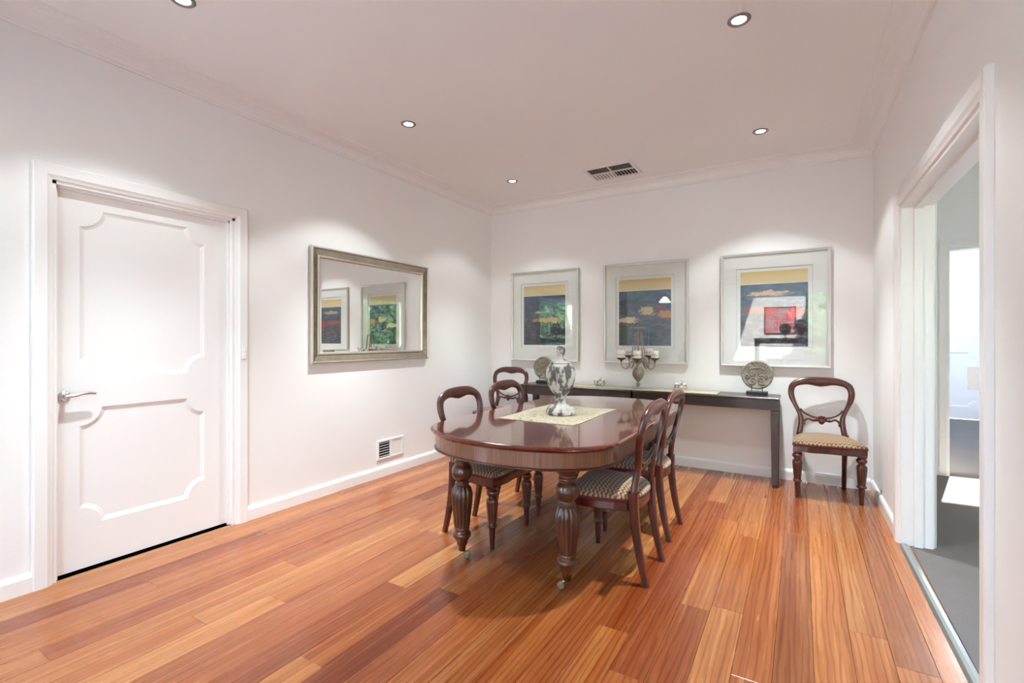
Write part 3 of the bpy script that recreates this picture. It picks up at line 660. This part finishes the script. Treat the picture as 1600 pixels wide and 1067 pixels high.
for sx, sy, rot in ((-1, -1, .55), (1, -1, PI + .55), (-1, 1, .9), (1, 1, 2.2)):
    l = bpy.data.objects.new('leg', leg_me); COL.objects.link(l); l.parent = tb; l.location = (sx * .325, sy * .785, 0)
    c_ = bpy.data.objects.new('caster', soc_me); COL.objects.link(c_); c_.parent = l; c_.rotation_euler = (0, 0, rot)
    c_['label'] = 'brass caster with a small wheel'
    wl = bpy.data.objects.new('caster_wheel', whl_me); COL.objects.link(wl); wl.parent = l; wl.rotation_euler = (0, 0, rot); wl.location = (.030 * math.cos(rot), .030 * math.sin(rot), .0208)

rc = sheet('table_runner', 'runner_cloth', lambda a, c_: (1.602 + a * .520 + .004 * math.sin(c_ * 7), -2.350 + c_ * .756 + .003 * math.sin(a * 8), .7405), 10, 14, .0022)
tag(rc, 'cream patterned cloth under the urn on the dining table', 'table runner')

# urn with a lid on the table
ur = thing('lidded_urn', 'lidded urn of peeling white paint standing on the dining table', 'urn', (1.885, -2.015, .743))
MB().lathe(catmull([(.080, 0), (.094, .004), (.097, .016), (.094, .030), (.082, .048), (.062, .060), (.045, .072), (.036, .088), (.032, .104), (.035, .120), (.042, .128), (.044, .133)], 3), 40).build('foot', 'peeling_paint', ur)
MB().lathe(catmull([(.030, .130), (.046, .136), (.066, .160), (.085, .195), (.095, .235), (.097, .262), (.094, .290), (.084, .316), (.068, .333), (.060, .338)], 3), 48).build('bowl', 'peeling_paint', ur)
ld = MB().lathe(catmull([(.066, .334), (.070, .339), (.064, .346), (.048, .352), (.034, .360), (.028, .368)], 3), 36).build('lid', 'peeling_paint', ur)
MB().lathe(catmull([(.024, .366), (.027, .372), (.022, .378), (.025, .390), (.029, .410), (.029, .428), (.024, .444), (.012, .452), (.001, .454)], 3), 28).build('finial', 'peeling_paint', ld)

# ================================================================== CHAIRS
def yb(z):
    return .140 + .065 * ((.44 - z) / .44) ** 1.7 if z < .44 else .140 + .085 * ((z - .44) / .48) ** 1.25
ch = thing('dining_chair', 'balloon-back mahogany dining chair', 'chair')
def seat_outline(s=1.0, k=10):
    P = []
    for i in range(k + 1):
        a = -1 + 2 * i / k; P.append((a * .243, -.222 - .010 * math.cos(a * PI / 2) + .006 * math.cos(a * PI * 2)))
    P += [(.234, -.14), (.219, -.04), (.202, .05)]
    for i in range(k + 1):
        a = PI * i / k; P.append((.190 * math.cos(a), .085 + .085 * math.sin(a)))
    P += [(-.202, .05), (-.219, -.04), (-.234, -.14)]
    return [(x_ * s, (y_ + .02) * s - .02) for x_, y_ in P]
ring = lambda s, z: [(x_, y_, z - .020) for x_, y_ in seat_outline(s)]
MB().loft([ring(.93, .385), ring(.965, .383), ring(.985, .389), ring(.985, .425), ring(.995, .430), ring(.995, .437), ring(.94, .438)], True, True).build('seat_rail', 'mahogany', ch)
se = MB().loft([ring(.97, .437), ring(1.0, .442)] + [ring(math.sin(t_), .446 + .055 * math.cos(t_) ** .9) for t_ in (1.50, 1.38, 1.22, 1.0, .75, .5, .25, .06)], True, True, True).build('seat', 'tapestry', ch)
MB().loft([ring(.99, .432), ring(1.004, .434), ring(1.004, .443), ring(.985, .446)], False, True, False).build('gimp', 'gimp', se)
fl_prof = catmull([(.012, 0), (.013, .004), (.0145, .05), (.0165, .105), (.0175, .122), (.0245, .128), (.026, .136), (.0215, .143), (.020, .150), (.0205, .158), (.022, .175), (.0245, .21), (.0275, .255), (.0285, .275), (.026, .290), (.019, .298), (.0205, .303), (.018, .309), (.025, .316), (.0285, .328), (.0265, .340), (.019, .348), (.021, .353), (.021, .358)], 3)
fl_prof = [(r_ * (1.0 + .24 * min(1, z_ / .15)), z_) for r_, z_ in fl_prof]
leg_b = MB().lathe(fl_prof, 40, flute=(10, .2, .160, .290)).bbox(-.029, .029, -.029, .029, .352, .372, .004).mesh('leg', 'mahogany')
for s in (-1, 1):
    o = bpy.data.objects.new('leg', leg_b); COL.objects.link(o); o.parent = ch; o.location = (s * .207, -.190, 0)
for s in (-1, 1):
    L = []
    for i in range(13):
        z = .46 * i / 12; t_ = z / .46; hwx = .0150 + .005 * t_; hwy = .0155 + .010 * t_; xc = .163 - .004 * math.sin(t_ * PI); y_ = yb(z)
        if z > .44: y_ = yb(.44)
        L.append([(s * xc + dx * hwx, y_ + dy * hwy, z) for dx, dy in ((-1, -.6), (-.6, -1), (.6, -1), (1, -.6), (1, .6), (.6, 1), (-.6, 1), (-1, .6))])
    MB().loft(L).build('leg', 'mahogany', ch)
half = [((.183, .43), (.140, .43)), ((.177, .47), (.134, .47)), ((.167, .535), (.126, .53)), ((.169, .600), (.128, .585)), ((.200, .675), (.152, .648)), ((.230, .740), (.181, .722)), ((.238, .806), (.191, .796)), ((.214, .868), (.168, .838)), ((.135, .909), (.095, .853)), ((.050, .919), (.036, .843)), ((0, .920), (0, .838))]
hs = catmull([o_ + i_ for o_, i_ in half], 4)
full = [(-a, b_, -c_, d_) for a, b_, c_, d_ in hs] + [q for q in hs[::-1]][1:]
L = []
for ox, oz, ix, iz in full:
    cxx, czz, dx, dz = (ox + ix) / 2, (oz + iz) / 2, (ox - ix) / 2, (oz - iz) / 2; loop = []
    for j in range(10):
        a = 2 * PI * j / 10; ca, sa = math.cos(a), math.sin(a)
        ca = math.copysign(abs(ca) ** .8, ca); sa = math.copysign(abs(sa) ** .8, sa)
        px, pz = cxx + dx * ca, czz + dz * ca
        loop.append((px, yb(czz) + sa * .0175, pz))
    L.append(loop)
MB().loft(L, True, True, True).build('back_frame', 'mahogany', ch)
lr = catmull([(-.150, .652), (-.118, .617), (-.06, .590), (0, .580), (.06, .590), (.118, .617), (.150, .652)], 4)
MB().tube([(x_, yb(z_) - .002, z_) for x_, z_ in lr], .0085, 8).build('lower_rail', 'mahogany', ch)
cs = MB()
for s in (-1, 1):
    cs.tube([(s * x_, yb(z_) - .004, z_) for x_, z_ in catmull([(.130, .535), (.112, .566), (.088, .572), (.060, .560), (.030, .563), (.0, .560)], 4)], [.009] * 20 + [.012], 7)
    cs.tube([(s * (.128 + .009 * math.cos(a)), yb(.53) - .008, .532 + .009 * math.sin(a)) for a in [i * PI / 6 for i in range(10)]], .005, 6)
    for k in range(3):
        m0 = len(cs.v); cs.lathe([(.001, -.006), (.010, -.003), (.012, 0), (.010, .004), (.001, .007)], 10)
        cs.v[m0:] = [(v_[0] * 1.3 + s * (.032 + k * .018), yb(.565) - .010 + v_[2], .566 + v_[1] * (.9 - k * .2)) for v_ in cs.v[m0:]]
for k in range(7):
    a = PI / 2 + (k - 3) * .52
    m0 = len(cs.v); cs.lathe([(.001, -.006), (.011, -.003), (.014, 0), (.011, .005), (.001, .008)], 10)
    cs.v[m0:] = [(.027 * math.cos(a) + v_[0], yb(.57) - .012 + v_[2], .566 + .025 * math.sin(a) + v_[1]) for v_ in cs.v[m0:]]
m0 = len(cs.v); cs.lathe([(.001, -.014), (.018, -.008), (.023, 0), (.018, .007), (.001, .012)], 12); cs.v[m0:] = [(v_[0], yb(.56) - .012 + v_[2], .556 + v_[1] * 1.1) for v_ in cs.v[m0:]]
cs.build('carved_splat', 'mahogany', ch)
seats = [(1.483, -2.305, PI / 2, 'balloon-back chair on the mirror side of the table, nearest the door', 'chairs pushed up to the dining table'),
         (1.470, -1.700, PI / 2, 'balloon-back chair on the mirror side of the table, farther from the door', 'chairs pushed up to the dining table'),
         (2.372, -2.322, -PI / 2, 'balloon-back chair at the near right of the table, closest to the camera', 'chairs pushed up to the dining table'),
         (2.345, -1.715, -PI / 2, 'balloon-back chair on the right of the table, second from the near end', 'chairs pushed up to the dining table'),
         (3.402, -.305, math.radians(6), 'balloon-back chair with whole tapestry seat, against the wall beside the hall opening', 'spare chairs along the back wall'),
         (.352, -.335, 0.0, 'balloon-back chair in the far corner between mirror wall and console', 'spare chairs along the back wall')]
for i, (x, y, a, lab, g) in enumerate(seats):
    o = ch if i == 0 else copy_tree(ch)
    o.location = (x, y, 0); o.rotation_euler = (0, 0, a); o['label'] = lab; o['group'] = g

# ================================================================== ORNAMENTS ON THE CONSOLES
CZ = .750
def disc(x, y, label):
    t = thing('stone_disc', label, 'ornament', (x, y, CZ), 0, 'carved discs on black stands')
    st_ = MB().bbox(-.085, .085, -.032, .032, .0005, .028, .003).build('stand', 'black_stand', t)
    for s in (-1, 1): MB().tube([(s * .042, -.012, .026), (s * .042, -.018, .05), (s * .042, -.020, .075)], .0035, 6).build('prong', 'black_stand', st_)
    R = .128; zc = .046 + R - .002
    d = MB(); prof = [(.002, -.012), (R - .006, -.012), (R, -.006), (R, .004), (R - .006, .010), (R - .012, .0105), (R - .018, .007), (.002, .008)]
    d.lathe(prof, 48).xf(Matrix.Translation((0, 0, zc)) @ Matrix.Rotation(PI / 2, 4, 'X'))
    dd = d.build('disc', 'stone', t)
    rl = MB(); front = -.0085
    def curl(cx_, cz_, r0, turns, a0, sg):
        P = [(cx_ + r0 * (1 - .75 * i / 22) * math.cos(a0 + sg * turns * 2 * PI * i / 22), front, zc + cz_ + r0 * (1 - .75 * i / 22) * math.sin(a0 + sg * turns * 2 * PI * i / 22)) for i in range(23)]
        rl.tube(P, .0045, 5)
    for s in (-1, 1):
        curl(s * .034, .015, .030, 1.6, PI / 2, s); curl(s * .030, -.045, .026, 1.5, -PI / 2, -s); curl(s * .078, -.012, .022, 1.4, 0, s); curl(s * .055, .068, .022, 1.4, PI, s)
        rl.tube([(s * .012, front, zc - .07), (s * .03, front, zc - .085), (s * .06, front, zc - .08)], .004, 5)
    rl.tube([(.06 * math.cos(a), front, zc + .035 + .03 * math.sin(a)) for a in [PI * i / 12 for i in range(13)]], .004, 5)
    rl.build('relief', 'stone', dd)
disc(.772, -.11, 'carved grey stone disc on black stand, partly behind the urn')
disc(2.907, -.12, 'carved grey stone disc on black stand at the hall end of the console')

def trinket(x, y, label, rz):
    t = thing('trinket_box', label, 'box', (x, y, CZ + .0034), rz, 'small lidded boxes on the console runner')
    def oval(a, b_, z, wv=.0): return [((a + wv * math.cos(6 * q)) * math.copysign(abs(math.cos(q)) ** .75, math.cos(q)), (b_ + wv * math.cos(6 * q)) * math.copysign(abs(math.sin(q)) ** .75, math.sin(q)), z) for q in [2 * PI * i / 36 for i in range(36)]]
    MB().loft([oval(.040, .028, .010), oval(.052, .038, .014, .001), oval(.058, .043, .030, .0015), oval(.056, .042, .046, .001), oval(.050, .037, .052)], True, True, True).build('body', 'mottled_ceramic', t)
    ld_ = MB().loft([oval(.052, .039, .0522), oval(.060, .045, .055, .0015), oval(.058, .043, .060, .001), oval(.046, .034, .070), oval(.026, .02, .080), oval(.012, .010, .084)], True, True, True).build('lid', 'mottled_ceramic', t)
    MB().lathe([(.006, .083), (.009, .088), (.008, .094), (.001, .097)], 12).build('knob', 'mottled_ceramic', ld_)
    for sx in (-1, 1):
        for sy in (-1, 1): MB().lathe([(.006, 0), (.008, .004), (.007, .010), (.010, .016)], 10, (sx * .034, sy * .022, 0)).build('foot', 'mottled_ceramic', t)
trinket(1.44, -.135, 'small mottled lidded box on the runner, beside the urn side of the candelabra', .1)
trinket(2.262, -.165, 'small mottled lidded box on the runner, between candelabra and carved disc', -.05)

# candelabra
CX, CY = 1.880, -.245
ca_ = thing('candelabra', 'aged wire candelabra with five candle cups and a tall centre stem', 'candelabra', (CX, CY, CZ + .0034))
MB().lathe([(.062, 0), (.062, .003), (.050, .006), (.018, .010), (.010, .018), (.008, .03)], 28).build('base', 'aged_iron', ca_)
MB().lathe(catmull([(.008, .026), (.018, .036), (.022, .048), (.016, .062), (.008, .070), (.014, .076), (.030, .095), (.050, .125), (.056, .155), (.050, .186), (.032, .208), (.014, .218), (.012, .235), (.018, .248), (.010, .262)], 2), 30, flute=(15, .14, .07, .215)).build('stem', 'aged_iron', ca_)
MB().tube([(0, 0, .25), (.002, 0, .36), (-.002, 0, .50), (0, 0, .63)], [.008, .007, .006, .002], 7).build('centre_pole', 'aged_iron', ca_)
angs = [math.radians(q) for q in (211, 283, 355, 67, 139)]; AR = .165
cup_me = MB().lathe([(.004, -.022), (.008, -.016), (.012, -.004), (.026, .003), (.044, .015), (.046, .022), (.041, .021), (.002, .014)], 20).mesh('candle_cup', 'cup_bronze')
candle_me = MB().lathe([(.034, 0), (.0355, .003), (.0355, .066), (.034, .071), (.029, .070), (.002, .066)], 24).tube([(0, 0, .065), (.001, 0, .077)], .0012, 5).mesh('candle', 'candle_wax')
cand_lab = ['white candle in the leftmost cup of the candelabra', 'white candle in the front middle cup of the candelabra', 'white candle in the front right cup of the candelabra', 'white candle in the rear right cup of the candelabra, partly hidden by another candle', 'white candle in the rear cup of the candelabra, just left of the stem']
for a, lb in zip(angs, cand_lab):
    ux, uy = math.cos(a), math.sin(a); lift = .020 * (uy > .5)
    P = [(.012, .245), (.040, .275), (.065, .265), (.092, .215), (.126, .198), (.158, .222), (AR, .262 + lift)]
    MB().tube([(r_ * ux, r_ * uy, z_) for r_, z_ in catmull(P, 4)], .005, 7).build('arm', 'aged_iron', ca_)
    o = bpy.data.objects.new('candle_cup', cup_me); COL.objects.link(o); o.parent = ca_; o.location = (AR * ux, AR * uy, .284 + lift)
    c_ = bpy.data.objects.new('candle', candle_me); COL.objects.link(c_); c_.location = (CX + AR * ux, CY + AR * uy, CZ + .0034 + .284 + lift + .0212); c_.rotation_euler = (0, 0, a); tag(c_, lb, 'candle', 'candles in the candelabra')
    if uy < .4 or True:
        Q = [(.003, .540), (.022, .552), (.036, .535), (.050, .430), (.072, .300), (.098, .225), (.115, .215)]
        MB().tube([(r_ * ux, r_ * uy, z_) for r_, z_ in catmull(Q, 4)], .004, 6).build('hoop', 'aged_iron', ca_)
    a2 = a + .6; MB().tube([(r_ * math.cos(a2), r_ * math.sin(a2), z_) for r_, z_ in catmull([(.010, .24), (.03, .285), (.055, .300), (.062, .285), (.05, .278)], 4)], [.0045] * 12 + [.003] * 5, 6).build('leaf_scroll', 'aged_iron', ca_)

# ================================================================== REAR ROOM AND GARDEN (reflected)
pa = thing('abstract_painting', 'red and grey abstract painting, seen reflected in the right-hand print glass', 'painting', (2.78, -9.497, 1.74))
MB().box(-.34, .34, 0, .03, -.33, .33).build('canvas', 'art_crimson', pa)
frame_ring(MB(), [(0, 0), (0, .036), (.02, .036), (.02, 0)], .36, .35, lambda a, b_, t_: (a, t_, b_)).build('frame', 'black_stand', pa)
bt = thing('bar_table', 'tall dark bar table, seen reflected in the right-hand print glass', 'table', (3.05, -8.55, 0))
MB().bbox(-.80, .80, -.25, .25, 1.22, 1.27, .004).build('tabletop', 'espresso', bt)
MB().box(-.72, .72, -.20, .20, 1.14, 1.22).build('apron', 'espresso', bt)
for sx in (-1, 1):
    for sy in (-1, 1): MB().bbox(sx * .74 - .04, sx * .74 + .04, sy * .2 - .04, sy * .2 + .04, 0, 1.22, .004).build('leg', 'espresso', bt)
for x, lb in ((2.92, 'dark round topiary on a small foot, on the reflected bar table, nearer the painting'), (3.26, 'larger dark round topiary on the reflected bar table')):
    t = thing('topiary_ball', lb, 'ornament', (x, -8.5, 1.2705), 0, 'topiary balls on the bar table')
    MB().lathe([(.06, 0), (.06, .01), (.012, .02), (.010, .12)], 20).build('foot', 'black_stand', t)
    q = MB(); rr2 = random.Random(int(x * 100)); R = .12 if x < 3 else .17
    for i in range(260):
        d_ = Vector((rr2.gauss(0, 1), rr2.gauss(0, 1), rr2.gauss(0, 1))).normalized(); cpt = Vector((0, 0, .1 + R)) + d_ * R * rr2.uniform(.8, 1.08)
        e1 = d_.orthogonal().normalized() * .025; e2 = d_.cross(e1).normalized() * .04 + d_ * .02
        q.add([cpt - e1, cpt + e2, cpt + e1, cpt - e2], [(0, 1, 2, 3)])
    q.lathe([(.01, .1)] + [(R * .85 * math.sin(k * PI / 8), .1 + R - R * .85 * math.cos(k * PI / 8)) for k in range(1, 8)] + [(.01, .1 + 1.85 * R)], 16)
    q.build('leaf_ball', 'dark_leaf', t)
stool = thing('bar_stool', 'bent metal bar stool', 'stool')
MB().lathe([(.02, .74), (.18, .745), (.19, .76), (.18, .775), (.02, .78)], 28).build('seat', 'espresso', stool)
MB().tube([(.19 * math.cos(a), .19 * math.sin(a), 1.06 + .02 * math.sin(a)) for a in [PI * i / 14 for i in range(15)]], .012, 8).build('backrest', 'chrome', stool)
for s in (-1, 1):
    MB().tube([(s * .17, .04, .76), (s * .185, .03, .95), (s * .188, .02, 1.06)], .009, 7).build('back_post', 'chrome', stool)
    for q in (-1, 1): MB().tube([(s * .12, q * .12, .75), (s * .19, q * .19, 0.006)], .012, 8).build('leg', 'chrome', stool)
MB().tube([(.175 * math.cos(a), .175 * math.sin(a), .28) for a in [2 * PI * i / 24 for i in range(24)]], .008, 7, True).build('foot_ring', 'chrome', stool)
for i, (x, lb) in enumerate(((2.72, 'metal bar stool at the reflected bar table, under the painting'), (3.14, 'metal bar stool at the reflected bar table, beside the first one'))):
    o = stool if i == 0 else copy_tree(stool); o.location = (x, -7.95, 0); o['label'] = lb; o['group'] = 'stools at the bar table'
pl = thing('pendant_lamp', 'white cone pendant lamp, seen reflected in the middle print glass', 'lamp', (.18, -8.0, H))
MB().lathe([(.04, -.02), (.04, -.0005)], 16).build('ceiling_rose', 'white_plastic', pl)
MB().tube([(0, 0, -.02), (0, 0, -.48)], .004, 6).build('cord', 'black_stand', pl)
MB().lathe([(.16, -.62), (.15, -.60), (.05, -.47), (.02, -.46)], 28).build('shade', 'shade_cloth', pl)

boxes('ground', [(-14, 16, -24, 16, -.30, -.08)], 'lawn', 'grey garden paving outside the windows')  # ground colour made neutral grey so less green light bounces indoors
def hedge(name, x0, x1, y0, y1, h, label, count, seed):
    r_ = random.Random(seed); q = MB()
    q.box(x0 + .3, x1 - .3, y0 + .3, y1 - .3, -.1, h - .3)
    for i in range(count):
        f_ = r_.random(); x_, y_, z_ = r_.uniform(x0, x1), r_.uniform(y0, y1), r_.uniform(0, h)
        k_ = r_.choice((0, 1, 2, 2)) if (x1 - x0) > (y1 - y0) else r_.choice((0, 3, 4, 4))
        if k_ == 0: z_ = h - r_.uniform(0, .35)
        elif k_ == 1: y_ = y0 + r_.uniform(0, .35)
        elif k_ == 2: y_ = y1 - r_.uniform(0, .35)
        elif k_ == 3: x_ = x1 - r_.uniform(0, .35)
        else: x_ = x0 + r_.uniform(0, .35)
        d_ = Vector((r_.gauss(0, 1), r_.gauss(0, 1), r_.gauss(.3, 1))).normalized(); e1 = d_.orthogonal().normalized(); e2 = d_.cross(e1); s_ = r_.uniform(.06, .15); p_ = Vector((x_, y_, z_))
        q.add([p_ - e1 * s_ * .5, p_ + e2 * s_, p_ + e1 * s_ * .5, p_ - e2 * s_ * .6], [(0, 1, 2, 3)])
    o = q.build(name, 'leaf_green'); tag(o, label, 'hedge'); return o
hedge('hedge', 1.5, 8.5, -14.2, -12.8, 4.2, 'leafy garden hedge outside the rear window, reflected in the first print', 6500, 3)
hedge('hedge', 5.9, 11.5, -7.7, -6.3, 3.8, 'leafy garden hedge outside the hall window, reflected in the mirror', 6500, 4)
hedge('hedge', -6.5, -5.2, -11, -3, 3.2, 'leafy garden hedge outside the side window of the rear room', 3500, 5)
